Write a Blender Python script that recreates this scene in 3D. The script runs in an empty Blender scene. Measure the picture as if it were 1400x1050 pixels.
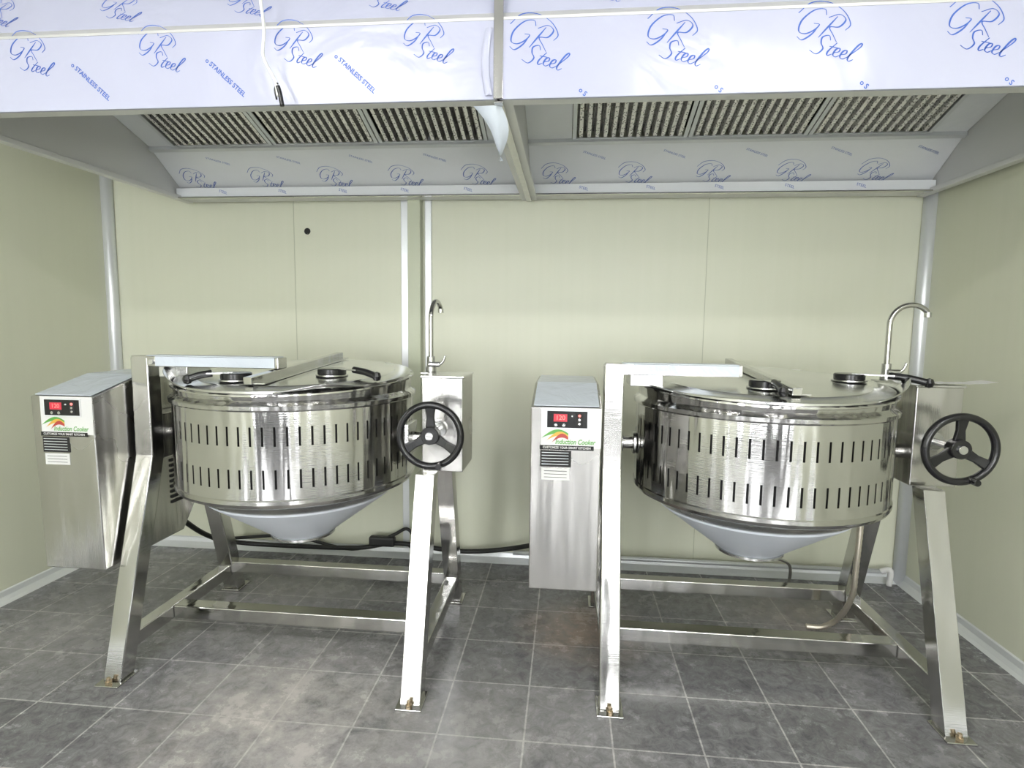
import bpy, bmesh, math, random
from mathutils import Vector, Matrix
random.seed(4)
scene = bpy.context.scene
scene.view_settings.view_transform = 'Standard'
COL = scene.collection

# ------------------------------------------------------------ materials
def new_mat(name):
    m = bpy.data.materials.new(name); m.use_nodes = True
    nt = m.node_tree
    return m, nt, nt.nodes['Principled BSDF']

def simple(name, col, rough=0.5, metal=0.0, noise=0.0, nscale=8.0, emit=None, es=0, wrinkle=0.0, wscale=4.0):
    m, nt, b = new_mat(name)
    b.inputs['Base Color'].default_value = (*col, 1)
    b.inputs['Roughness'].default_value = rough
    b.inputs['Metallic'].default_value = metal
    tc = nt.nodes.new('ShaderNodeTexCoord')
    if noise > 0:
        n = nt.nodes.new('ShaderNodeTexNoise'); n.inputs['Scale'].default_value = nscale
        n.inputs['Detail'].default_value = 4
        mx = nt.nodes.new('ShaderNodeMix'); mx.data_type = 'RGBA'
        nt.links.new(tc.outputs['Object'], n.inputs['Vector'])
        nt.links.new(n.outputs['Fac'], mx.inputs[0])
        mx.inputs[6].default_value = (*[c*(1-noise) for c in col], 1)
        mx.inputs[7].default_value = (*[min(1, c*(1+noise)) for c in col], 1)
        nt.links.new(mx.outputs[2], b.inputs['Base Color'])
    if wrinkle > 0:
        n = nt.nodes.new('ShaderNodeTexNoise'); n.inputs['Scale'].default_value = wscale
        n.inputs['Detail'].default_value = 3; n.inputs['Distortion'].default_value = 1.5
        bp = nt.nodes.new('ShaderNodeBump'); bp.inputs['Strength'].default_value = wrinkle; bp.inputs['Distance'].default_value = 0.03
        nt.links.new(tc.outputs['Object'], n.inputs['Vector'])
        nt.links.new(n.outputs['Fac'], bp.inputs['Height']); nt.links.new(bp.outputs[0], b.inputs['Normal'])
    if emit:
        b.inputs['Emission Color'].default_value = (*emit, 1)
        b.inputs['Emission Strength'].default_value = es
    return m

def steel(name, col=(0.66, 0.66, 0.655), rough=0.25, stretch=(3, 3, 90), bump=0.06, var=0.10, metal=1.0, streak=0.0):
    m, nt, b = new_mat(name)
    tc = nt.nodes.new('ShaderNodeTexCoord')
    mp = nt.nodes.new('ShaderNodeMapping'); mp.inputs['Scale'].default_value = stretch
    n = nt.nodes.new('ShaderNodeTexNoise'); n.inputs['Scale'].default_value = 4; n.inputs['Detail'].default_value = 5
    nt.links.new(tc.outputs['Object'], mp.inputs[0]); nt.links.new(mp.outputs[0], n.inputs['Vector'])
    n2 = nt.nodes.new('ShaderNodeTexNoise'); n2.inputs['Scale'].default_value = 2.5; n2.inputs['Detail'].default_value = 3
    nt.links.new(tc.outputs['Object'], n2.inputs['Vector'])
    mr = nt.nodes.new('ShaderNodeMapRange'); mr.inputs[1].default_value = 0.3; mr.inputs[2].default_value = 0.7
    mr.inputs[3].default_value = max(0.03, rough-var*0.5); mr.inputs[4].default_value = rough+var
    nt.links.new(n2.outputs['Fac'], mr.inputs[0]); nt.links.new(mr.outputs[0], b.inputs['Roughness'])
    bp = nt.nodes.new('ShaderNodeBump'); bp.inputs['Strength'].default_value = bump; bp.inputs['Distance'].default_value = 0.01
    nt.links.new(n.outputs['Fac'], bp.inputs['Height'])
    out = bp.outputs[0]
    if streak > 0:
        mp3 = nt.nodes.new('ShaderNodeMapping'); mp3.inputs['Scale'].default_value = (7, 7, 0.5)
        n3 = nt.nodes.new('ShaderNodeTexNoise'); n3.inputs['Scale'].default_value = 1; n3.inputs['Detail'].default_value = 2
        nt.links.new(tc.outputs['Object'], mp3.inputs[0]); nt.links.new(mp3.outputs[0], n3.inputs['Vector'])
        b3 = nt.nodes.new('ShaderNodeBump'); b3.inputs['Strength'].default_value = streak; b3.inputs['Distance'].default_value = 0.04
        nt.links.new(n3.outputs['Fac'], b3.inputs['Height']); nt.links.new(out, b3.inputs['Normal']); out = b3.outputs[0]
    nt.links.new(out, b.inputs['Normal'])
    b.inputs['Base Color'].default_value = (*col, 1); b.inputs['Metallic'].default_value = metal
    return m

M_steel = steel('brushed_steel', col=(0.60, 0.60, 0.595), rough=0.2)
M_drum = steel('drum_steel', col=(0.61, 0.605, 0.60), rough=0.10, bump=0.05, var=0.06, streak=0.9)
M_steel_h = steel('brushed_steel_sides', col=(0.52, 0.51, 0.495), stretch=(60, 60, 2), rough=0.2, streak=0.3)
M_leg = steel('polished_steel_tube', col=(0.54, 0.535, 0.52), rough=0.11, bump=0.03, var=0.08, streak=0.2)
M_lid = steel('lid_steel', col=(0.70, 0.70, 0.70), rough=0.18, stretch=(2, 2, 2), bump=0.02)
M_hood = steel('hood_steel', col=(0.66, 0.66, 0.655), rough=0.42, stretch=(2, 40, 2), bump=0.03, metal=0.4)
M_alu = simple('aluminium_profile', (0.72, 0.74, 0.76), 0.35, 0.4)
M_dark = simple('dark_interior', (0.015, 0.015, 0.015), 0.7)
M_black = simple('black_plastic', (0.012, 0.012, 0.013), 0.22)
M_rubber = simple('black_rubber', (0.015, 0.015, 0.015), 0.5)
M_film = simple('protective_film', (0.49, 0.505, 0.64), 0.2, 0.0, 0.04, 3, wrinkle=0.25, wscale=3.0)
M_filmw = simple('white_film', (0.56, 0.61, 0.68), 0.25, 0.0, 0.05, 6, wrinkle=0.2, wscale=9)
M_cone = simple('cone_film', (0.74, 0.78, 0.86), 0.3, 0.1, 0.08, 5)
M_filmg = simple('rear_film', (0.88, 0.90, 0.93), 0.2, 0.0, 0.03, 5, wrinkle=0.18, wscale=4)
M_ink = simple('blue_ink', (0.045, 0.12, 0.48), 0.5)
M_ink2 = simple('pale_blue_ink', (0.12, 0.20, 0.52), 0.5)
M_white = simple('white_label', (0.66, 0.66, 0.65), 0.45)
M_red = simple('red_display', (0.8, 0.05, 0.04), 0.4, emit=(1, 0.35, 0.3), es=1.2)
M_redd = simple('display_window', (0.42, 0.03, 0.05), 0.3, emit=(0.6, 0.03, 0.05), es=0.4)
M_leafred = simple('red_print', (0.4, 0.05, 0.04), 0.4)
M_green = simple('green_print', (0.10, 0.33, 0.06), 0.4)
M_yellow = simple('orange_print', (0.65, 0.38, 0.06), 0.4)
M_brass = simple('brass', (0.55, 0.45, 0.32), 0.35, 1.0)
M_hose = simple('braided_metal', (0.62, 0.57, 0.48), 0.35, 0.8)
M_paper = simple('paper', (0.8, 0.8, 0.78), 0.6)
M_lampb = simple('lamp_body', (0.8, 0.8, 0.8), 0.4)
M_lamp = simple('lamp_tube', (1, 1, 1), 0.5, emit=(1.0, 0.99, 0.98), es=50)
M_fill_glow = simple('daylight_glass', (1, 1, 1), 0.5, emit=(0.97, 0.985, 1.0), es=18.5)  # glow of the added fill panes behind the camera

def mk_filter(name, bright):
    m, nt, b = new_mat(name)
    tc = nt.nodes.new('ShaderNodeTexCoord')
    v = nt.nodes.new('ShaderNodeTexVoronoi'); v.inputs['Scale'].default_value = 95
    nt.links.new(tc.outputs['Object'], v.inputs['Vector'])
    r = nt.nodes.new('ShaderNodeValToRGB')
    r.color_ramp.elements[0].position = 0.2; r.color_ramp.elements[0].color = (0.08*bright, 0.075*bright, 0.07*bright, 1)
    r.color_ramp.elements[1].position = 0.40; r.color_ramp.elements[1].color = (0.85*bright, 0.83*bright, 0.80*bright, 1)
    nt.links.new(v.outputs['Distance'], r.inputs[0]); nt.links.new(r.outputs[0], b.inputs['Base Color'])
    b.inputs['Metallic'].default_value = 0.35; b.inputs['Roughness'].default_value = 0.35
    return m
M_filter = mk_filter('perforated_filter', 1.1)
M_filter_shade = mk_filter('perforated_filter_recess', 0.32)  # darker copy of the filter: shade of the baffle gaps put into the colour

def mk_wall(name, ca, cb):
    m, nt, b = new_mat(name)
    tc = nt.nodes.new('ShaderNodeTexCoord')
    mp = nt.nodes.new('ShaderNodeMapping'); mp.inputs['Scale'].default_value = (9, 9, 0.2)
    n = nt.nodes.new('ShaderNodeTexNoise'); n.inputs['Scale'].default_value = 3; n.inputs['Detail'].default_value = 4
    nt.links.new(tc.outputs['Object'], mp.inputs[0]); nt.links.new(mp.outputs[0], n.inputs['Vector'])
    r = nt.nodes.new('ShaderNodeValToRGB')
    r.color_ramp.elements[0].position = 0.2; r.color_ramp.elements[0].color = (*ca, 1)
    r.color_ramp.elements[1].position = 0.8; r.color_ramp.elements[1].color = (*cb, 1)
    nt.links.new(n.outputs['Fac'], r.inputs[0]); nt.links.new(r.outputs[0], b.inputs['Base Color'])
    b.inputs['Roughness'].default_value = 0.4
    return m
M_wall = mk_wall('pale_green_panel', (0.65, 0.665, 0.535), (0.67, 0.68, 0.555))
M_wallw = mk_wall('grey_panel', (0.20, 0.20, 0.20), (0.22, 0.22, 0.22))
M_duct = simple('green_duct', (0.52, 0.55, 0.42), 0.4)

def mk_floor():
    m, nt, b = new_mat('slate_tiles')
    L = nt.links.new
    tc = nt.nodes.new('ShaderNodeTexCoord')
    mp = nt.nodes.new('ShaderNodeMapping'); mp.inputs['Location'].default_value = (0.123, 0.0, 0)
    L(tc.outputs['Object'], mp.inputs[0])
    br = nt.nodes.new('ShaderNodeTexBrick'); br.offset = 0; br.squash = 1
    br.inputs['Scale'].default_value = 1; br.inputs['Brick Width'].default_value = 0.31
    br.inputs['Row Height'].default_value = 0.31; br.inputs['Mortar Size'].default_value = 0.0036
    br.inputs['Mortar Smooth'].default_value = 0.2
    br.inputs['Color1'].default_value = (0.150, 0.150, 0.156, 1); br.inputs['Color2'].default_value = (0.220, 0.217, 0.224, 1)
    br.inputs['Mortar'].default_value = (0.44, 0.43, 0.42, 1)
    L(mp.outputs[0], br.inputs['Vector'])
    n = nt.nodes.new('ShaderNodeTexNoise'); n.inputs['Scale'].default_value = 20; n.inputs['Detail'].default_value = 12
    n.inputs['Roughness'].default_value = 0.78; n.inputs['Distortion'].default_value = 0.8
    L(tc.outputs['Object'], n.inputs['Vector'])
    r = nt.nodes.new('ShaderNodeValToRGB')
    r.color_ramp.elements[0].position = 0.36; r.color_ramp.elements[0].color = (0.55, 0.55, 0.56, 1)
    r.color_ramp.elements[1].position = 0.66; r.color_ramp.elements[1].color = (1.45, 1.45, 1.45, 1)
    L(n.outputs['Fac'], r.inputs[0])
    mul = nt.nodes.new('ShaderNodeMix'); mul.data_type = 'RGBA'; mul.blend_type = 'MULTIPLY'; mul.inputs[0].default_value = 1
    L(br.outputs['Color'], mul.inputs[6]); L(r.outputs[0], mul.inputs[7])
    last = mul.outputs[2]
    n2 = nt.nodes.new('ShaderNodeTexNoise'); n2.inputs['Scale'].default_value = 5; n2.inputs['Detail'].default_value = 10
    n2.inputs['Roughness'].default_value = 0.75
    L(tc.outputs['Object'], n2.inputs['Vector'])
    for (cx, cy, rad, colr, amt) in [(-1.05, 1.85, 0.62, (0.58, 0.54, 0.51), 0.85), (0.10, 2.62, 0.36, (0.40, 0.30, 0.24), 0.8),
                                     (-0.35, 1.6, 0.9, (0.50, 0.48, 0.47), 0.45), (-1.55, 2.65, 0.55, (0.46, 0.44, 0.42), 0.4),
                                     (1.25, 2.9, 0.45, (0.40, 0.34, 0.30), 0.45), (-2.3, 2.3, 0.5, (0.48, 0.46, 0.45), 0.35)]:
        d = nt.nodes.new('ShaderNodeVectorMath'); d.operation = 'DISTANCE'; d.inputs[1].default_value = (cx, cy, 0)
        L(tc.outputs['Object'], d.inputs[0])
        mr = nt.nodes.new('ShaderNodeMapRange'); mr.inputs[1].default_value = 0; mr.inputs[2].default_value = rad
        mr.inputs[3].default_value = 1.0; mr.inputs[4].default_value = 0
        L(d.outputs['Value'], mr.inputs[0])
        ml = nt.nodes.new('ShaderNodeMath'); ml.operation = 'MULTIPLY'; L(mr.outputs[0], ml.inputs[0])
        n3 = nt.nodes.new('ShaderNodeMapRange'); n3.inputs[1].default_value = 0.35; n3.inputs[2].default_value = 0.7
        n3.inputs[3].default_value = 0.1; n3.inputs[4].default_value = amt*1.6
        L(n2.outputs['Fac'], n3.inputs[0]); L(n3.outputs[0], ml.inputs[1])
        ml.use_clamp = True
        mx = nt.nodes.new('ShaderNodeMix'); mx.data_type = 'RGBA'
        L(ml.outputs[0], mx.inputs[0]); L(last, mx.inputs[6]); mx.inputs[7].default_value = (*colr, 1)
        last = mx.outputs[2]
    L(last, b.inputs['Base Color'])
    rr = nt.nodes.new('ShaderNodeMapRange'); rr.inputs[1].default_value = 0.35; rr.inputs[2].default_value = 0.65
    rr.inputs[3].default_value = 0.12; rr.inputs[4].default_value = 0.34
    L(n2.outputs['Fac'], rr.inputs[0]); L(rr.outputs[0], b.inputs['Roughness'])
    bp = nt.nodes.new('ShaderNodeBump'); bp.inputs['Strength'].default_value = 0.15; bp.inputs['Distance'].default_value = 0.003
    L(n.outputs['Fac'], bp.inputs['Height']); L(bp.outputs[0], b.inputs['Normal'])
    return m
M_floor = mk_floor()

# ------------------------------------------------------------ mesh helpers
def obj_from(name, verts, faces, mat, parent=None, smooth=False):
    me = bpy.data.meshes.new(name); me.from_pydata([tuple(v) for v in verts], [], faces); me.update()
    bm = bmesh.new(); bm.from_mesh(me); bmesh.ops.recalc_face_normals(bm, faces=bm.faces); bm.to_mesh(me); bm.free()
    o = bpy.data.objects.new(name, me); COL.objects.link(o)
    if mat: me.materials.append(mat)
    if smooth:
        for p in me.polygons: p.use_smooth = True
    if parent: o.parent = parent
    return o

def bevel(o, w=0.004, seg=2):
    md = o.modifiers.new('bev', 'BEVEL'); md.width = w; md.segments = seg; md.limit_method = 'ANGLE'
    return o

def box(name, c, s, mat, parent=None, bev=0.0, rot=None):
    hx, hy, hz = s[0]/2, s[1]/2, s[2]/2
    vs = [Vector((x, y, z)) for x in (-hx, hx) for y in (-hy, hy) for z in (-hz, hz)]
    if rot is not None: vs = [rot @ v for v in vs]
    vs = [v + Vector(c) for v in vs]
    f = [(0, 1, 3, 2), (4, 6, 7, 5), (0, 4, 5, 1), (2, 3, 7, 6), (0, 2, 6, 4), (1, 5, 7, 3)]
    o = obj_from(name, vs, f, mat, parent)
    if bev: bevel(o, bev)
    return o

def prism(name, yz, x0, x1, mat, parent=None, bev=0.0):
    n = len(yz)
    vs = [(x0, y, z) for y, z in yz] + [(x1, y, z) for y, z in yz]
    f = [tuple(range(n)), tuple(range(2*n-1, n-1, -1))] + [(i, (i+1) % n, n+(i+1) % n, n+i) for i in range(n)]
    o = obj_from(name, vs, f, mat, parent)
    if bev: bevel(o, bev)
    return o

def lathe(name, prof, mat, parent=None, c=(0, 0, 0), seg=96, smooth=True, axis='Z', warp=None):
    vs = []; fs = []
    for r, z in prof:
        for i in range(seg):
            a = 2*math.pi*i/seg
            p = Vector((r*math.cos(a), r*math.sin(a), z))
            if warp: p = warp(p)
            if axis == 'X': p = Vector((p.z, p.x, p.y))
            if axis == 'Y': p = Vector((p.x, p.z, p.y))
            vs.append(p + Vector(c))
    for k in range(len(prof)-1):
        for i in range(seg):
            j = (i+1) % seg
            fs.append((k*seg+i, k*seg+j, (k+1)*seg+j, (k+1)*seg+i))
    if prof[0][0] > 1e-5: fs.append(tuple(range(seg)))
    if prof[-1][0] > 1e-5: fs.append(tuple(range((len(prof)-1)*seg, len(prof)*seg)))
    o = obj_from(name, vs, fs, mat, parent)
    me = o.data
    bm = bmesh.new(); bm.from_mesh(me); bmesh.ops.remove_doubles(bm, verts=bm.verts, dist=1e-6)
    bmesh.ops.recalc_face_normals(bm, faces=bm.faces)
    for e in bm.edges:
        if len(e.link_faces) == 2 and e.calc_face_angle(0) > math.radians(28): e.smooth = False
    for f in bm.faces: f.smooth = smooth
    bm.to_mesh(me); bm.free()
    return o

def cyl(name, c, r, h, mat, parent=None, axis='Z', seg=32):
    return lathe(name, [(r*0.94, -h/2), (r, -h/2+min(0.06*r, h*.2)), (r, h/2-min(0.06*r, h*.2)), (r*0.94, h/2)], mat, parent, c, seg, True, axis)

def catmull(pts, sub=8):
    P = [Vector(p) for p in pts]; P = [2*P[0]-P[1]] + P + [2*P[-1]-P[-2]]
    out = []
    for i in range(1, len(P)-2):
        for s in range(sub):
            t = s/sub; a, b, c, d = P[i-1], P[i], P[i+1], P[i+2]
            out.append(0.5*((2*b)+(c-a)*t+(2*a-5*b+4*c-d)*t*t+(3*b-a-3*c+d)*t**3))
    out.append(P[-2]); return out

def tube(name, pts, r, mat, parent=None, seg=12, smooth_path=True, sub=8, ribs=False):
    P = catmull(pts, sub) if smooth_path else [Vector(p) for p in pts]
    vs = []; fs = []
    T0 = (P[1]-P[0]).normalized()
    N = T0.orthogonal().normalized()
    for i, p in enumerate(P):
        T = (P[min(i+1, len(P)-1)]-P[max(i-1, 0)]).normalized()
        N = (N - T*N.dot(T)).normalized(); B = T.cross(N)
        rr = r*(1.12 if (ribs and i % 2) else 1.0)
        for k in range(seg):
            a = 2*math.pi*k/seg; vs.append(p + N*math.cos(a)*rr + B*math.sin(a)*rr)
    for i in range(len(P)-1):
        for k in range(seg):
            j = (k+1) % seg; fs.append((i*seg+k, i*seg+j, (i+1)*seg+j, (i+1)*seg+k))
    fs.append(tuple(range(seg))); fs.append(tuple(range((len(P)-1)*seg, len(P)*seg)))
    return obj_from(name, vs, fs, mat, parent, True)

def text(name, body, size, loc, right, up, mat, parent=None, shear=0.0, off=0.0, sx=1.0):
    cu = bpy.data.curves.new(name, 'FONT'); cu.body = body; cu.size = size; cu.shear = shear; cu.offset = off
    cu.align_x = 'CENTER'; cu.align_y = 'CENTER'; cu.resolution_u = 4
    tmp = bpy.data.objects.new(name+'_tmp', cu); COL.objects.link(tmp)
    dg = bpy.context.evaluated_depsgraph_get(); dg.update()
    me = bpy.data.meshes.new_from_object(tmp.evaluated_get(dg)); bpy.data.objects.remove(tmp)
    r = Vector(right).normalized(); u = Vector(up).normalized(); n = r.cross(u)
    M = Matrix(((r.x, u.x, n.x, loc[0]), (r.y, u.y, n.y, loc[1]), (r.z, u.z, n.z, loc[2]), (0, 0, 0, 1)))
    me.transform(Matrix.Diagonal((sx, 1, 1, 1))); me.transform(M)
    me.materials.clear(); me.materials.append(mat)
    o = bpy.data.objects.new(name, me); COL.objects.link(o)
    if parent: o.parent = parent
    return o

def empty(name, loc=(0, 0, 0)):
    e = bpy.data.objects.new(name, None); COL.objects.link(e); e.location = loc; return e

def rotvec(r, u, ang):
    n = Vector(r).cross(Vector(u)); R = Matrix.Rotation(math.radians(ang), 3, n)
    return R @ Vector(r), R @ Vector(u)

def ribbon(name, strokes, scale, loc, right, up, mat, parent, lift=0.0):
    r = Vector(right).normalized(); u = Vector(up).normalized(); n = r.cross(u)
    vs = []; fs = []
    for pts in strokes:
        P = catmull([(x+y*0.25, y, 0) for x, y in pts], 7)
        k0 = len(vs); m = len(P)
        for i, p in enumerate(P):
            T = (P[min(i+1, m-1)]-P[max(i-1, 0)]).normalized()
            N = Vector((-T.y, T.x, 0))
            wd = 0.008+0.018*abs(T.y*0.85+T.x*0.2)**1.5*math.sin(math.pi*min(1, max(0.08, i/(m-1))))
            for sgn in (-1, 1):
                q = (p+N*wd*sgn)*scale
                vs.append(Vector(loc)+r*q.x+u*q.y+n*(lift+0.00004*len(fs)/50))
        for i in range(m-1): fs.append((k0+2*i, k0+2*i+1, k0+2*i+3, k0+2*i+2))
    return obj_from(name, vs, fs, mat, parent)
LOGO = [
    [(-.22, .40), (-.34, .52), (-.56, .42), (-.68, .12), (-.60, -.14), (-.42, -.16), (-.28, -.02), (-.24, .14), (-.38, .13)],
    [(-.24, .14), (-.27, -.12), (-.40, -.32), (-.56, -.28)],
    [(-.86, .26), (-.72, .58), (-.34, .70), (.1, .60), (.42, .36), (.40, .18)],
    [(.04, .44), (-.02, .15), (-.08, -.16)],
    [(-.14, .36), (.06, .50), (.26, .42), (.22, .22), (.02, .15), (.20, 0), (.38, -.14)],
]
WORD = [
    [(.02, .06), (-.08, .16), (-.2, .08), (-.15, -.06), (-.03, -.18), (-.10, -.34), (-.30, -.30)],
    [(.20, .05), (.12, -.2), (.16, -.30), (.24, -.24)],
    [(.08, -.08), (.28, -.06)],
    [(.26, -.2), (.36, -.14), (.34, -.06), (.27, -.1), (.27, -.24), (.36, -.28), (.44, -.2)],
    [(.44, -.2), (.54, -.14), (.52, -.06), (.45, -.1), (.45, -.24), (.54, -.28), (.62, -.2)],
    [(.62, -.2), (.76, .1), (.74, .2), (.68, .1), (.64, -.2), (.70, -.29), (.78, -.22)],
]
def logo(loc, right, up, sc, mat, parent):
    r, u = Vector(right).normalized(), Vector(up).normalized()
    ribbon('print_logo', LOGO, sc, Vector(loc), r, u, mat, parent, 0.0006)
    ribbon('print_word', WORD, sc, Vector(loc)-u*0.20*sc+r*0.16*sc, r, u, mat, parent, 0.0009)

# ------------------------------------------------------------ room
XL, XR, YB, YF, ZC = -2.87, 1.95, 3.38, -4.6, 3.05
box('floor', ((XL+XR)/2, (YB+YF)/2, -0.05), (XR-XL+0.2, YB-YF+0.2, 0.1), M_floor)
M_ceil = simple('ceiling_white', (0.80, 0.80, 0.79), 0.6)
box('ceiling', ((XL+XR)/2, (YB+YF)/2, ZC+0.05), (XR-XL+0.2, YB-YF+0.2, 0.1), M_ceil)
box('wall_back', ((XL+XR)/2, YB+0.05, ZC/2), (XR-XL+0.2, 0.1, ZC), M_wall)
box('wall_left', (XL-0.05, (YB+YF)/2, ZC/2), (0.1, YB-YF, ZC), M_wall)
box('wall_right', (XR+0.05, (YB+YF)/2, ZC/2), (0.1, YB-YF, ZC), M_wall)
box('wall_front', ((XL+XR)/2, YF-0.05, ZC/2), (XR-XL+0.2, 0.1, ZC), M_wallw)
d = empty('door_1', (0, 0, 0))  # unseen door, added as a dark shape for the steel to reflect
M_contrast_door = simple('door_grey', (0.04, 0.042, 0.045), 0.4)
box('door_leaf', (-0.42, YF+0.02, 1.05), (1.0, 0.04, 2.1), M_contrast_door, d, 0.004)
for x in (-0.95, 0.11): box('door_jamb', (x, YF+0.03, 1.08), (0.06, 0.06, 2.16), M_alu, d)
box('door_head', (-0.42, YF+0.03, 2.13), (1.12, 0.06, 0.06), M_alu, d)
cyl('door_knob', (0.0, YF+0.07, 1.0), 0.03, 0.06, M_steel, d, 'Y')
for i, (wx0, wx1) in enumerate(((-2.7, -2.05), (-1.75, -1.15), (0.35, 0.95), (1.2, 1.8))):  # unseen glowing panes, added to light under the hoods and band the drums
    wn = empty('window_%d' % (i+1))
    wz0, wz1 = 0.55, 2.60
    box('window_pane', ((wx0+wx1)/2, YF+0.012, (wz0+wz1)/2), (wx1-wx0, 0.01, wz1-wz0), M_fill_glow, wn)
    for x in (wx0, wx1): box('window_mullion', (x, YF+0.03, (wz0+wz1)/2), (0.06, 0.05, wz1-wz0+0.06), M_alu, wn)
    for z in (wz0, (wz0+wz1)/2, wz1): box('window_rail', ((wx0+wx1)/2, YF+0.03, z), (wx1-wx0+0.06, 0.05, 0.05), M_alu, wn)

M_seam = simple('panel_seam', (0.44, 0.46, 0.35), 0.6)
ti = [0]
def trim(c, s, mat, bev=0.003):
    ti[0] += 1
    return box('trim_%d' % ti[0], c, s, mat, None, bev)
trim((-1.66, YB-0.0005, 1.5), (0.003, 0.003, 3.0), M_seam, 0)
trim((0.775, YB-0.0005, 1.5), (0.003, 0.003, 3.0), M_seam, 0)
trim((-0.975, YB-0.004, 1.5), (0.045, 0.008, 3.0), M_alu)
trim((-0.905, YB-0.03, 1.5), (0.075, 0.06, 3.0), M_duct)
trim((-0.832, YB-0.006, 1.5), (0.04, 0.012, 3.0), M_alu)
ti[0] += 1; tube('trim_%d' % ti[0], [(XL+0.02, YB-0.02, 0), (XL+0.02, YB-0.02, ZC)], 0.034, M_alu, None, 20, False)
ti[0] += 1; tube('trim_%d' % ti[0], [(XR-0.02, YB-0.02, 0), (XR-0.02, YB-0.02, ZC)], 0.034, M_alu, None, 20, False)
def skirt(name, a, b, nrm):
    a = Vector(a); b = Vector(b); n = Vector(nrm)
    prof = [(0, 0), (0.045, 0), (0.03, 0.012), (0.014, 0.03), (0.008, 0.055), (0, 0.06)]
    vs = [a+n*p+Vector((0, 0, q)) for p, q in prof]+[b+n*p+Vector((0, 0, q)) for p, q in prof]
    k = len(prof)
    fs = [(i, (i+1) % k, k+(i+1) % k, k+i) for i in range(k)]+[tuple(range(k)), tuple(range(k, 2*k))]
    obj_from(name, vs, fs, M_alu, None)
skirt('baseboard_back', (XL, YB, 0), (XR, YB, 0), (0, -1, 0))
skirt('baseboard_left', (XL, YF, 0), (XL, YB, 0), (1, 0, 0))
skirt('baseboard_right', (XR, YF, 0), (XR, YB, 0), (-1, 0, 0))
h = empty('wall_cable_hole')
lathe('hole_dark', [(0.0, 0), (0.016, 0.0), (0.02, 0.003)], M_dark, h, (-1.577, YB-0.003, 2.0), 14, True, 'Y')
cyl('cable_stub', (-1.572, YB-0.012, 1.985), 0.006, 0.02, M_black, h, 'Y', 10)

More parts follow.
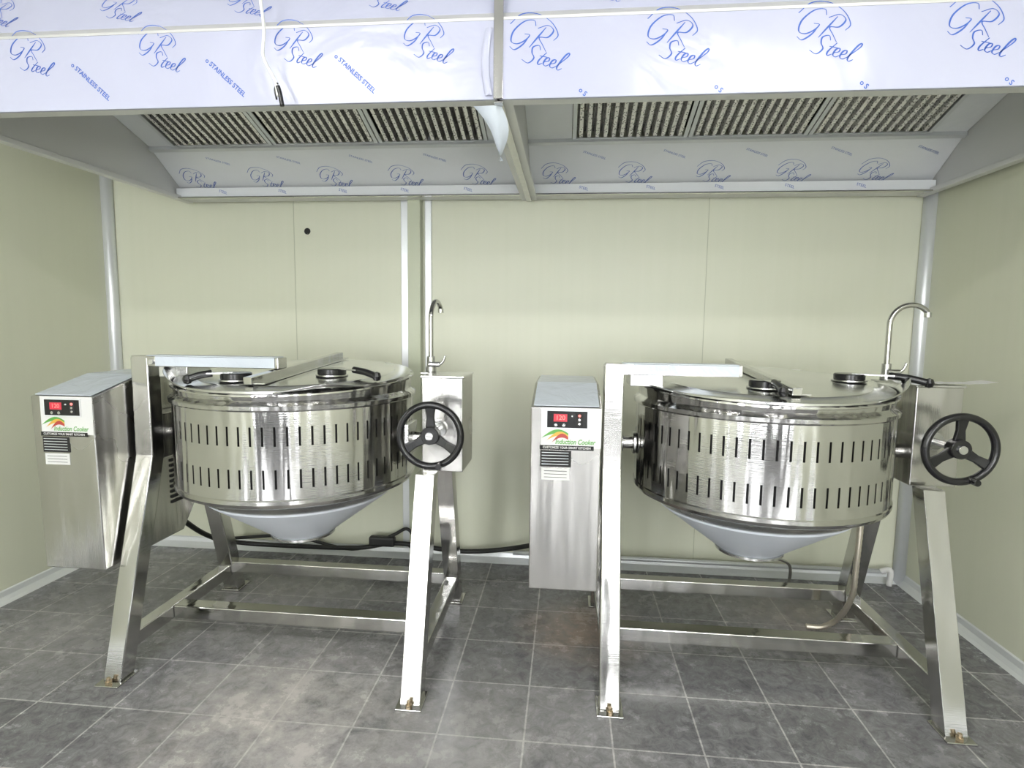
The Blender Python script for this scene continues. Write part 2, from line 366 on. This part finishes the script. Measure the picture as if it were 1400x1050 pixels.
# ------------------------------------------------------------ range hoods
def build_hood(name, x0, x1, fx0, fx1, logos, diag):
    P = empty(name)
    Y0, Y1, Z0, ZF, ZT = 1.87, 3.345, 2.16, 2.40, 2.95
    th = 0.012
    YT = 2.12
    box('front_panel', ((x0+x1)/2, Y0+th/2, (Z0+ZF)/2), (x1-x0, th, ZF-Z0), M_film, P, 0.002)
    prism('upper_panel', [(Y0+0.02, ZF+0.025), (YT, ZT), (YT+0.012, ZT), (Y0+0.032, ZF+0.025)], x0, x1, M_film, P)
    prism('fold_strip', [(Y0-0.002, ZF-0.004), (Y0-0.002, ZF+0.004), (Y0+0.02, ZF+0.027), (Y0+0.03, ZF+0.02), (Y0+0.02, ZF-0.004)], x0, x1, M_hood, P)
    box('front_gutter', ((x0+x1)/2, Y0+0.035, Z0+0.006), (x1-x0, 0.045, 0.010), M_hood, P, 0.002)
    box('front_gutter_lip', ((x0+x1)/2, Y0+0.057, Z0+0.02), (x1-x0, 0.004, 0.03), M_hood, P)
    prof = [(Y0, Z0), (Y1, Z0), (Y1, ZT), (YT, ZT), (Y0+0.02, ZF+0.02)]
    for nm, xa, xb in (('side_left', x0, x0+0.006), ('side_right', x1-0.006, x1)):
        prism(nm, prof, xa, xb, M_hood, P)
    for nm, xc in (('side_lip_left', x0+0.02), ('side_lip_right', x1-0.02)):
        box(nm, (xc, (Y0+Y1)/2, Z0+0.012), (0.04, Y1-Y0-0.01, 0.024), M_hood, P, 0.003)
    box('rear_channel_face', ((x0+x1)/2, 3.235, 2.195), (x1-x0-0.02, 0.008, 0.06), M_filmg, P, 0.002)
    box('rear_channel_lip', ((x0+x1)/2, 3.215, 2.166), (x1-x0-0.02, 0.03, 0.008), M_leg, P, 0.002)
    box('rear_channel_floor', ((x0+x1)/2, 3.28, 2.17), (x1-x0-0.02, 0.12, 0.006), M_hood, P)
    prism('rear_panel', [(3.32, 2.20), (3.05, 2.385), (3.056, 2.393), (3.326, 2.208)], x0+0.008, x1-0.008, M_filmg, P)
    prism('filter_rail', [(3.045, 2.372), (3.022, 2.380), (3.027, 2.40), (3.06, 2.393)], x0+0.008, x1-0.008, M_alu, P)
    A = Vector((0, 3.04, 2.395)); B = Vector((0, 2.40, 2.60)); s = (B-A).normalized(); L = (B-A).length
    nn = Vector((0, s.z, -s.y)); nn = nn if nn.z < 0 else -nn
    def quad(nm, xa, xb, t0, t1, mat, off=0.0):
        vs = [A+s*t0+nn*off+Vector((xa, 0, 0)), A+s*t0+nn*off+Vector((xb, 0, 0)), A+s*t1+nn*off+Vector((xb, 0, 0)), A+s*t1+nn*off+Vector((xa, 0, 0))]
        vs += [v-nn*0.006 for v in vs]
        obj_from(nm, vs, [(0, 1, 2, 3), (4, 5, 6, 7), (0, 1, 5, 4), (1, 2, 6, 5), (2, 3, 7, 6), (3, 0, 4, 7)], mat, P)
    quad('filler_left', x0+0.008, fx0, 0, L, M_filmg); quad('filler_right', fx1, x1-0.008, 0, L, M_filmg)
    prism('upper_closing', [(2.40, 2.60), (1.93, 2.62), (1.93, 2.63), (2.40, 2.61)], x0+0.008, x1-0.008, M_hood, P)
    quad('plenum_back', fx0, fx1, 0, L, M_dark, -0.06)
    w = (fx1-fx0)/3
    for i in range(3):
        a = fx0+i*w; b = a+w
        for nm, xa, xb, t0, t1 in (('filter_frame_l', a+0.003, a+0.022, 0, L), ('filter_frame_r', b-0.022, b-0.003, 0, L),
                                   ('filter_frame_b', a+0.022, b-0.022, 0, 0.02), ('filter_frame_t', a+0.022, b-0.022, L-0.02, L)):
            quad(nm, xa, xb, t0, t1, M_alu, 0.006)
        xa, xb = a+0.022, b-0.022
        n = 13; per = (xb-xa)/n; vs = []; fs = []; mi = []
        prof2 = []
        for k in range(n):
            x = xa+per*k
            prof2 += [(x, -0.036), (x+per*0.14, -0.036), (x+per*0.34, 0.0), (x+per*0.78, 0.0)]
        prof2.append((xb, -0.036))
        for x, o in prof2:
            vs.append(A+s*0.02+nn*o+Vector((x, 0, 0))); vs.append(A+s*(L-0.02)+nn*o+Vector((x, 0, 0)))
        for k in range(len(prof2)-1):
            fs.append((2*k, 2*k+2, 2*k+3, 2*k+1)); mi.append(0 if k % 4 in (2, 1) else 1)  # gap bottom and one slope take the copy with painted shade
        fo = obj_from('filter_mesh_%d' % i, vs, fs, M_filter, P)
        fo.data.materials.append(M_filter_shade)
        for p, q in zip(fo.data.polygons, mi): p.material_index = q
    for (lx, lz, sc) in logos:
        r, u = rotvec((1, 0, 0), (0, 0, 1), -18)
        logo((lx, Y0, lz), r, u, 0.102*sc, M_ink, P)
    up = Vector((0, YT-Y0-0.02, ZT-ZF-0.025)).normalized()
    x = x0+0.3
    while x < x1-0.1:
        r, u = rotvec((1, 0, 0), up, -18)
        logo(Vector((x, Y0+0.02, ZF+0.025))+up*0.10, r, u, 0.10, M_ink, P)
        x += 0.46
    for lx, lz, body in diag:
        r, u = rotvec((1, 0, 0), (0, 0, 1), -42)
        text('print_small', body, 0.021, (lx, Y0-0.0006, lz), r, u, M_ink, P, 0.0, 0.0005)
    up = Vector((0, 3.05-3.32, 2.385-2.20)).normalized(); nr = Vector((1, 0, 0)).cross(up)
    x = x0+0.15
    while x < x1-0.12:
        r, u = rotvec((1, 0, 0), up, -10)
        logo(Vector((x, 3.32, 2.20))+up*0.125+nr*0.001, r, u, 0.11, M_ink2, P)
        if x+0.2 < x1-0.1:
            r, u = rotvec((1, 0, 0), up, -22)
            text('print_rear', 'STAINLESS STEEL', 0.017, Vector((x+0.2, 3.32, 2.20))+up*0.25+nr*0.002, r, u, M_ink2, P)
        x += 0.41
    x = x0+0.3
    while x < x1-0.1:
        text('print_channel', 'STEEL', 0.02, (x, 3.2300, 2.20), (1, 0, -0.3), (0.3, 0, 1), M_ink, P)
        x += 0.36
    return P

XS = -0.235
SS = 'o STAINLESS STEEL'
h1 = build_hood('range_hood', -2.31, XS-0.004, -2.17, -0.43,
                [(-1.84, 2.345, 1.0), (-1.37, 2.345, 1.0), (-0.90, 2.345, 1.0), (-0.47, 2.345, 1.0)],
                [(-2.1, 2.25, SS), (-1.62, 2.25, SS), (-1.14, 2.25, SS), (-0.70, 2.25, SS)])
h2 = build_hood('range_hood', XS+0.004, 1.885, 0.0, 1.72,
                [(-0.12, 2.325, 1.15), (0.30, 2.325, 1.15), (0.74, 2.325, 1.15), (1.16, 2.325, 1.15)],
                [(0.03, 2.175, 'o S'), (0.44, 2.175, 'o S'), (0.86, 2.175, 'o S'), (1.26, 2.175, 'o S')])
js = empty('hood_joint_strip')
box('strip_front', (XS, 1.866, 2.38), (0.03, 0.006, 0.44), M_leg, js, 0.002)
box('strip_under', (XS, 2.6, 2.154), (0.03, 1.45, 0.006), M_leg, js, 0.002)
# peeled protective film hanging from the joint strip
def flap(name, cols, mat):
    vs = []; fs = []
    k = len(cols[0])
    for row in cols: vs += row
    for i in range(len(cols)-1):
        for q in range(k-1): fs.append((k*i+q, k*i+q+1, k*(i+1)+q+1, k*(i+1)+q))
    return obj_from(name, vs, fs, mat, js, True)
rows = []
NN = 12
for i in range(NN+1):
    t = i/NN
    z = 2.150-0.150*t
    xl = -0.318+0.100*t+0.010*math.sin(t*5); xr = -0.228+0.020*math.sin(t*4)
    y = 1.895+0.08*t
    rows.append([(xl, y, z), (xl*.7+xr*.3, y-0.016-0.01*t, z-0.006), (xl*.3+xr*.7, y-0.004, z), (xr, y+0.014, z+0.002)])
flap('peeled_film', rows, M_filmw)
rows = []
for i in range(NN+1):
    t = i/NN
    rows.append([(XS-0.018-0.012*math.sin(t*3.1), 1.862, 2.17+0.20*t), (XS-0.028-0.016*math.sin(t*3.1), 1.856-0.004*math.sin(t*9), 2.17+0.20*t), (XS-0.040-0.014*math.sin(t*3.1), 1.864, 2.17+0.20*t)])
flap('peeled_film_edge', rows, M_film)

hw = empty('hanging_wire')
tube('white_wire', [(-0.93, 1.80, ZC-0.002), (-0.96, 1.80, 2.75), (-0.975, 1.80, 2.5), (-0.965, 1.80, 2.36), (-0.97, 1.80, 2.28), (-0.935, 1.80, 2.21), (-0.925, 1.80, 2.16)], 0.005, M_paper, hw)
tube('black_wire_end', [(-0.925, 1.80, 2.19), (-0.918, 1.80, 2.165), (-0.912, 1.80, 2.13)], 0.007, M_black, hw)
tube('black_wire_tail', [(-0.925, 1.80, 2.20), (-0.935, 1.80, 2.18), (-0.93, 1.80, 2.15)], 0.003, M_black, hw)

# ------------------------------------------------------------ kettles
def drum(name, cx, R, z0, z1, rows, mat, parent):
    n = 72; vs = []; fs = []
    frac = 0.18
    angs = []
    for i in range(n):
        a0 = 2*math.pi*i/n; da = 2*math.pi/n
        angs += [a0, a0+da*frac, a0+da*(frac+(1-frac)/2)]
    zs = [z0]
    for a, b in rows: zs += [a, b]
    zs.append(z1)
    m = len(angs)
    for z in zs:
        for a in angs: vs.append((cx+R*math.cos(a), R*math.sin(a), z))
    for k in range(len(zs)-1):
        slotrow = any(abs(zs[k]-a) < 1e-6 for a, b in rows)
        for i in range(m):
            if slotrow and i % 3 == 0: continue
            j = (i+1) % m; fs.append((k*m+i, k*m+j, (k+1)*m+j, (k+1)*m+i))
    o = obj_from(name, vs, fs, mat, parent, True)
    me = o.data
    p = me.polygons[0]; cc = p.center
    if Vector((cc.x-cx, cc.y, 0)).dot(p.normal) < 0: me.flip_normals()
    me.normals_split_custom_set_from_vertices([Vector((v.co.x-cx, v.co.y, 0)).normalized() for v in me.vertices])
    return o

def build_kettle(loc, dx, pads, wings, beam_end):
    P = empty('tilting_kettle', loc)
    W = 0.612; t = 0.038; lw = 0.039
    def legpoly(s, ztop, zk=0.88, yk=0.17):
        yf = 0.41
        pts = [(s*(yf+t), 0.008), (s*(yf-t), 0.008), (s*(yk-t), zk)]
        if ztop > zk: pts += [(s*(yk-t), ztop), (s*(yk+t), ztop)]
        pts += [(s*(yk+t), zk)]
        return pts
    prism('leg_front_left', legpoly(-1, 1.30), -W-lw, -W+lw, M_leg, P, 0.005)
    prism('leg_rear_left', legpoly(1, 0.9), -W-lw, -W+lw, M_leg, P, 0.005)
    prism('leg_front_right', legpoly(-1, 0.84, 0.838), W-lw, W+lw, M_leg, P, 0.005)
    prism('leg_rear_right', legpoly(1, 0.84, 0.838), W-lw, W+lw, M_leg, P, 0.005)
    for x in (-W, W):
        for y in (-0.41, 0.41):
            sgn = -1 if y < 0 else 1
            box('foot_plate', (x, y+sgn*0.01, 0.004), (0.10, 0.12, 0.008), M_leg, P, 0.002)
            cyl('anchor_bolt', (x, y+sgn*0.052, 0.018), 0.008, 0.03, M_brass, P, 'Z', 8)
            cyl('anchor_nut', (x, y+sgn*0.052, 0.014), 0.013, 0.012, M_brass, P, 'Z', 6)
    for x in (-W, W):
        box('side_rail', (x, 0, 0.13), (0.06, 0.73, 0.06), M_leg, P, 0.004)
    box('cross_rail_front', (0, -0.08, 0.13), (2*W-0.06, 0.07, 0.06), M_leg, P, 0.004)
    box('cross_rail_rear', (0, 0.36, 0.15), (2*W-0.06, 0.06, 0.06), M_leg, P, 0.004)
    box('bearing_block', (-W, 0, 0.95), (0.075, 0.28, 0.20), M_steel_h, P, 0.004)
    cyl('trunnion_left', (-0.54+dx*0.5, 0, 0.95), 0.028, 0.14, M_leg, P, 'X')
    cyl('trunnion_flange', (-0.508+dx, 0, 0.95), 0.05, 0.014, M_steel, P, 'X')
    cyl('trunnion_collar', (-0.562, 0, 0.95), 0.045, 0.02, M_steel, P, 'X')
    cyl('trunnion_right', (0.53, 0, 0.95), 0.03, 0.15, M_leg, P, 'X')
    box('trunnion_plate', (0.507+dx, 0, 0.95), (0.02, 0.14, 0.14), M_steel, P, 0.003)
    bx0, bx1 = -0.930, -0.668
    prism('control_box', [(-0.38, 0.44), (-0.395, 1.15), (-0.13, 1.215), (0.20, 1.215), (0.20, 0.56), (0.10, 0.44)], bx0, bx1, M_steel_h, P, 0.004)
    prism('box_top_film', [(-0.385, 1.1545), (-0.13, 1.217), (0.19, 1.217), (0.19, 1.219), (-0.13, 1.219), (-0.385, 1.157)], bx0+0.01, bx1-0.01, M_filmw, P)
    def fr(z): return -0.38-0.015*(z-0.44)/0.71
    def face(nm, xc, zc, w, hgt, mat, off):
        return box(nm, (xc, fr(zc)-off, zc), (w, 0.002, hgt), mat, P, 0)
    cxp = -0.785
    face('panel_plate', cxp+0.005, 1.075, 0.222, 0.15, M_white, 0.001)
    face('panel_bezel', cxp-0.01, 1.107, 0.158, 0.072, M_alu, 0.003)
    face('panel_black', cxp-0.01, 1.107, 0.148, 0.062, M_black, 0.0045)
    face('panel_display', cxp-0.035, 1.113, 0.05, 0.028, M_redd, 0.006)
    text('display_digits', '120', 0.024, (cxp-0.035, fr(1.113)-0.0076, 1.113), (1, 0, 0), (0, 0, 1), M_red, P)
    for i in range(2):
        cyl('panel_button', (cxp-0.052+i*0.03, fr(1.088)-0.0065, 1.086), 0.006, 0.004, M_steel, P, 'Y', 12)
    face('panel_keypad', cxp+0.035, 1.107, 0.022, 0.05, M_dark, 0.006)
    for i in range(3):
        cyl('panel_key', (cxp+0.035, fr(1.107)-0.008, 1.092+i*0.015), 0.005, 0.003, M_steel if i < 2 else M_red, P, 'Y', 10)
    cyl('panel_led', (cxp+0.008, fr(1.11)-0.0065, 1.12), 0.003, 0.004, M_white, P, 'Y', 8)
    def leafpts(c, w, hh, k):
        n = 12; v = []
        for i in range(n+1):
            u = i/n; v.append((c[0]-w/2+w*u, fr(c[1])-0.0035-k*0.0003, c[1]+hh*math.sin(math.pi*u*0.8)-hh*0.3))
        for i in range(n, -1, -1):
            u = i/n; v.append((c[0]-w/2+w*u, fr(c[1])-0.0035-k*0.0003, c[1]+hh*0.55*math.sin(math.pi*u*0.8)-hh*0.3))
        return v
    for k, (mt, dz) in enumerate(((M_green, 0.0), (M_yellow, -0.008), (M_leafred, -0.015))):
        v = leafpts((cxp-0.055+0.01*k, 1.045+dz), 0.10-0.02*k, 0.034, k)
        obj_from('logo_leaf', v, [tuple(range(len(v)))], mt, P)
    text('logo_text', 'Induction Cooker', 0.026, (cxp+0.02, fr(1.02)-0.0035, 1.022), (1, 0, 0), (0, 0, 1), M_green, P, 0.3, 0.0006, 0.78)
    face('slogan_strip', cxp-0.01, 1.0, 0.20, 0.017, M_black, 0.003)
    text('slogan_text', 'CUSTOMIZE YOUR SMART KITCHEN', 0.012, (cxp-0.01, fr(1.0)-0.0045, 1.0), (1, 0, 0), (0, 0, 1), M_white, P, 0, 0.0002, 0.9)
    face('spec_label', cxp-0.05, 0.957, 0.115, 0.062, M_dark, 0.001)
    for i in range(5):
        face('spec_line', cxp-0.052, 0.98-i*0.011, 0.10, 0.002, M_alu, 0.0024)
    face('white_sticker', cxp-0.05, 0.898, 0.105, 0.045, M_white, 0.001)
    for i in range(3):
        face('sticker_line', cxp-0.05, 0.910-i*0.012, 0.085, 0.0015, M_dark, 0.0024)
    for i in range(9):
        box('vent_slat', (bx1+0.003, 0.10, 0.60+i*0.025), (0.006, 0.16, 0.012), M_dark, P)
    # pot
    R = 0.50; TL = 0.062
    def tilt(p):
        k = min(1.0, max(0.0, (p.z-1.165)/0.012))
        return Vector((p.x, p.y, p.z+(p.y+0.5)*TL*k))
    drum('outer_drum', dx, R, 0.775, 1.135, [(0.838, 0.910), (0.998, 1.070)], M_drum, P)
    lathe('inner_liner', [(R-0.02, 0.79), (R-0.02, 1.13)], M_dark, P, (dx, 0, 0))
    lathe('drum_bottom_band', [(R-0.001, 0.797), (R+0.004, 0.791), (R+0.004, 0.777), (R-0.004, 0.763), (R-0.03, 0.750)], M_leg, P, (dx, 0, 0))
    lathe('lower_dish', [(R-0.028, 0.757), (R-0.05, 0.74), (0.405, 0.71), (0.39, 0.70)], M_steel, P, (dx, 0, 0))
    lathe('bottom_cone', [(0.398, 0.710), (0.392, 0.695), (0.13, 0.505), (0.12, 0.50), (0.0, 0.50)], M_cone, P, (dx, 0, 0))
    lathe('cone_drain_ring', [(0.125, 0.51), (0.14, 0.505), (0.14, 0.495), (0.10, 0.49), (0, 0.49)], M_steel, P, (dx, 0, 0), 48)
    lathe('pot_rim', [(R, 1.125), (R+0.010, 1.132), (R+0.012, 1.147), (R+0.002, 1.155), (R-0.006, 1.160), (R-0.010, 1.165), (R-0.006, 1.1771), (R+0.003, 1.181), (R+0.003, 1.187), (R-0.02, 1.190)], M_drum, P, (dx, 0, 0), 128, True, 'Z', tilt)
    lathe('lid', [(R-0.018, 1.186), (R-0.012, 1.190), (R-0.012, 1.198), (R-0.025, 1.201), (R-0.08, 1.2035), (R-0.085, 1.2065), (0.30, 1.208), (0.12, 1.209), (0, 1.209)], M_lid, P, (dx, 0, 0), 128, True, 'Z', tilt)
    ang = math.atan2(TL, 1)
    box('lid_bar', (dx, 0.02, 1.258), (0.035, 0.88, 0.028), M_leg, P, 0.003, Matrix.Rotation(ang, 3, 'X'))
    box('lid_bar_flange', (dx+0.03, 0.02, 1.245), (0.05, 0.84, 0.004), M_lid, P, 0, Matrix.Rotation(ang, 3, 'X'))
    box('lid_arm', ((-W-0.035+beam_end)/2, -0.17, 1.282), (beam_end+W+0.035, 0.075, 0.045), M_leg, P, 0.003)
    box('lid_arm_film', ((-W+0.02+beam_end)/2, -0.17, 1.306), (beam_end+W-0.05, 0.078, 0.003), M_filmw, P)
    box('lid_arm_film_front', ((-W+0.02+beam_end)/2+0.02, -0.2095, 1.283), (beam_end+W-0.09, 0.002, 0.040), M_filmw, P)
    cyl('arm_bolt', (-W+0.06, -0.213, 1.28), 0.012, 0.014, M_steel, P, 'Y', 6)
    box('hinge_block', (-W+0.13, -0.10, 1.238), (0.13, 0.16, 0.05), M_lid, P, 0.004)
    for (px, py, tx, ty) in pads:
        zc = 1.209+(py+0.5)*TL
        cyl('lever_pad', (px, py, zc+0.018), 0.058, 0.026, M_black, P, 'Z', 40)
        cyl('lever_pad_base', (px, py, zc+0.003), 0.066, 0.008, M_steel, P, 'Z', 40)
        dv = Vector((tx-px, ty-py, 0)); L = dv.length; dv.normalize()
        a = Vector((px, py, zc+0.018))+dv*0.03; b_ = Vector((px, py, zc+0.018))+dv*(L*0.5); c = Vector((px, py, zc+0.008))+dv*L
        box('lever_strap', (a+b_)/2+Vector((0, 0, 0.012)), (L*0.55, 0.03, 0.006), M_steel, P, 0.001, Matrix.Rotation(math.atan2(dv.y, dv.x), 3, 'Z'))
        tube('lever_grip', [b_+Vector((0, 0, 0.012)), b_*0.5+c*0.5+Vector((0, 0, 0.010)), c], 0.014, M_black, P, 14)
        lathe('lever_knob', [(0, -0.02), (0.013, -0.015), (0.018, 0), (0.013, 0.015), (0, 0.02)], M_black, P, c, 20)
    for (a0, a1, ap, hh) in wings:
        vs = []; fs = []; n = 20
        for i in range(n+1):
            q = (a0+(a1-a0)*i/n); a = math.radians(q)
            k = (q-a0)/(ap-a0) if q < ap else (a1-q)/(a1-ap)
            k = max(0, k)
            for (rr, zz) in ((R-0.012, 1.192), (R-0.012+0.055*k, 1.194+hh*k)):
                y = rr*math.sin(a)
                vs.append((dx+rr*math.cos(a), y, zz+((R-0.02)*math.sin(a)+0.5)*TL))
        for i in range(n): fs.append((2*i, 2*i+1, 2*i+3, 2*i+2))
        o = obj_from('pour_wing', vs, fs, M_lid, P, True)
        sd = o.modifiers.new('s', 'SOLIDIFY'); sd.thickness = 0.003
    box('gear_housing', (0.663, 0.01, 1.03), (0.175, 0.24, 0.40), M_steel_h, P, 0.004)
    box('gear_housing_cap', (0.663, 0.01, 1.232), (0.185, 0.25, 0.008), M_steel, P, 0.002)
    box('faucet_shelf', (0.565, 0.10, 1.232), (0.075, 0.09, 0.0075), M_steel, P, 0.002)
    wc = Vector((0.65, -0.27, 1.015))
    cyl('wheel_shaft', (wc.x, -0.185, wc.z), 0.014, 0.16, M_leg, P, 'Y')
    cyl('wheel_boss', (wc.x, -0.118, wc.z), 0.035, 0.02, M_steel, P, 'Y')
    Rw = 0.122; rw = 0.014; vs = []; fs = []
    for i in range(64):
        a = 2*math.pi*i/64
        for k in range(14):
            b_ = 2*math.pi*k/14
            vs.append((wc.x+(Rw+rw*math.cos(b_))*math.cos(a), wc.y+rw*1.1*math.sin(b_), wc.z+(Rw+rw*math.cos(b_))*math.sin(a)))
    for i in range(64):
        for k in range(14):
            fs.append((i*14+k, ((i+1) % 64)*14+k, ((i+1) % 64)*14+(k+1) % 14, i*14+(k+1) % 14))
    obj_from('wheel_rim', vs, fs, M_black, P, True)
    cyl('wheel_hub', (wc.x, wc.y+0.012, wc.z), 0.036, 0.045, M_black, P, 'Y')
    cyl('wheel_hub_cap', (wc.x, wc.y-0.013, wc.z), 0.016, 0.014, M_steel, P, 'Y')
    for k in range(3):
        a = math.radians(90+120*k)
        dirv = Vector((math.cos(a), 0, math.sin(a)))
        prp = Vector((-math.sin(a), 0, math.cos(a)))
        vs = []
        for (q, hw_, y) in ((0.02, 0.022, 0.012), (0.07, 0.015, 0.008), (Rw, 0.022, 0.0)):
            for sx_ in (-1, 1):
                for sy_ in (-0.008, 0.008):
                    vs.append(wc+dirv*q+prp*hw_*sx_+Vector((0, y+sy_, 0)))
        fs = []
        for i in range(2):
            o_ = i*4
            fs += [(o_, o_+1, o_+5, o_+4), (o_+2, o_+6, o_+7, o_+3), (o_, o_+4, o_+6, o_+2), (o_+1, o_+3, o_+7, o_+5)]
        fs += [(0, 2, 3, 1), (8, 9, 11, 10)]
        bevel(obj_from('wheel_spoke', vs, fs, M_black, P), 0.004)
    a = math.radians(-70)
    cyl('wheel_grip', (wc.x+Rw*math.cos(a), wc.y-0.02, wc.z+Rw*math.sin(a)), 0.012, 0.05, M_black, P, 'Y', 16)
    return P

k1 = build_kettle((-1.18, 2.44, 0), -0.01,
                  [(-0.12, -0.31, -0.27, -0.39), (0.20, -0.14, 0.42, -0.22)],
                  [(176, 240, 194, 0.055), (285, 325, 305, 0.03)], 0.0)
k2 = build_kettle((0.80, 2.49, 0), 0.005,
                  [(-0.05, -0.25, -0.05, -0.44), (0.36, -0.02, 0.60, -0.14)],
                  [(176, 215, 186, 0.02), (-55, 8, -14, 0.05)], -0.12)

def faucet(loc, ang):
    P = empty('faucet', loc)
    dv = Vector((math.cos(ang), math.sin(ang), 0))
    cyl('faucet_base', (0, 0, 0.012), 0.024, 0.024, M_steel, P)
    cyl('faucet_body', (0, 0, 0.04), 0.018, 0.06, M_steel, P)
    cyl('faucet_valve', (0.02, -0.02, 0.035), 0.012, 0.05, M_steel, P, 'X')
    tube('faucet_lever', [(0.045, -0.02, 0.035), (0.06, -0.02, 0.05), (0.07, -0.02, 0.075)], 0.006, M_steel, P)
    pts = [Vector((0, 0, 0.06)), Vector((0, 0, 0.16)), Vector((0, 0, 0.235))]
    r = 0.085
    for i in range(1, 9):
        t = math.pi*i/9*0.85
        pts.append(Vector((0, 0, 0.235))+dv*(r-r*math.cos(t))+Vector((0, 0, r*math.sin(t))))
    pts.append(pts[-1]+Vector((0, 0, -0.015))+dv*0.006)
    tube('faucet_neck', pts, 0.011, M_leg, P, 14)
    cyl('faucet_outlet', pts[-1], 0.014, 0.02, M_steel, P)
    return P
faucet((-0.615, 2.54, 1.2365), math.radians(86))
faucet((1.365, 2.59, 1.2365), math.radians(2))
f = empty('paper_sheet', (1.50, 2.44, 1.240))
vs = []; nx = 10
for i in range(nx+1):
    for j in (0, 1):
        vs.append((-0.04+0.22*i/nx, -0.05+0.10*j, 0.001+0.010*max(0, (i/nx-0.5))**2*4+0.002*math.sin(i*1.2+j)**2))
obj_from('sheet', vs, [(2*i, 2*i+1, 2*i+3, 2*i+2) for i in range(nx)], M_paper, f, True)

pc = empty('power_cable')
tube('cable_main', [(-1.98, 2.62, 0.50), (-2.02, 2.95, 0.25), (-2.0, 3.22, 0.10), (-1.6, 3.28, 0.07), (-1.25, 3.28, 0.08), (-1.0, 3.28, 0.12), (-0.6, 3.28, 0.09), (-0.25, 3.24, 0.15), (-0.03, 3.0, 0.32), (-0.01, 2.72, 0.50)], 0.014, M_rubber, pc)
tube('cable_second', [(-2.1, 3.30, 0.09), (-1.7, 3.31, 0.12), (-1.3, 3.30, 0.06), (-1.05, 3.29, 0.16), (-0.95, 3.29, 0.21), (-0.9, 3.28, 0.15), (-0.93, 3.28, 0.10)], 0.010, M_rubber, pc)
box('cable_plug', (-1.10, 3.28, 0.13), (0.16, 0.05, 0.06), M_rubber, pc, 0.012)
fh = empty('flexible_water_hose')
tube('braided_hose', [(1.290, 2.56, 0.74), (1.295, 2.56, 0.60), (1.295, 2.57, 0.42), (1.31, 2.62, 0.24), (1.30, 2.70, 0.10), (1.25, 2.74, 0.03), (1.18, 2.76, 0.016)], 0.012, M_hose, fh, 12, True, 14, True)
cyl('hose_nut', (1.290, 2.56, 0.70), 0.019, 0.04, M_brass, fh, 'Z', 6)
fp = empty('water_pipe')
tube('floor_pipe', [(0.86, 2.62, 0.49), (0.9, 2.7, 0.40), (1.05, 2.9, 0.30), (1.18, 3.0, 0.22), (1.22, 3.1, 0.05)], 0.008, M_steel, fp)
tube('wall_pipe', [(-0.3, YB-0.07, 0.085), (1.80, YB-0.07, 0.085)], 0.013, M_alu, fp, 12, False)
tube('corner_pipe', [(1.84, YB-0.09, 0.012), (1.84, YB-0.09, 0.10), (1.80, YB-0.07, 0.085)], 0.016, M_white, fp, 12, True)

for (x, y) in ((-1.35, -0.1), (1.05, -0.1), (-1.35, -2.4), (1.05, -2.4)):
    P = empty('ceiling_light', (x, y, ZC))
    box('lamp_housing', (0, 0, -0.02), (1.24, 0.20, 0.04), M_lampb, P, 0.004)
    box('lamp_diffuser', (0, 0, -0.045), (1.20, 0.16, 0.012), M_lamp, P, 0.003)

w = bpy.data.worlds.new('world'); scene.world = w; w.use_nodes = True
w.node_tree.nodes['Background'].inputs[0].default_value = (0.9, 0.95, 1, 1)
w.node_tree.nodes['Background'].inputs[1].default_value = 0.5

cam = bpy.data.cameras.new('camera'); co = bpy.data.objects.new('camera', cam); COL.objects.link(co)
cam.sensor_width = 36; cam.lens = 780/1400*36; cam.clip_start = 0.02
yaw, pit, roll = math.radians(5.5), math.radians(5.86), math.radians(0.7)
dv = Vector((-math.sin(yaw)*math.cos(pit), math.cos(yaw)*math.cos(pit), -math.sin(pit)))
r0 = Vector((math.cos(yaw), math.sin(yaw), 0)); u0 = r0.cross(dv)
r1 = r0*math.cos(roll)+u0*math.sin(roll); u1 = u0*math.cos(roll)-r0*math.sin(roll)
co.matrix_world = Matrix(((r1.x, u1.x, -dv.x, 0), (r1.y, u1.y, -dv.y, 0), (r1.z, u1.z, -dv.z, 1.45), (0, 0, 0, 1)))
scene.camera = co
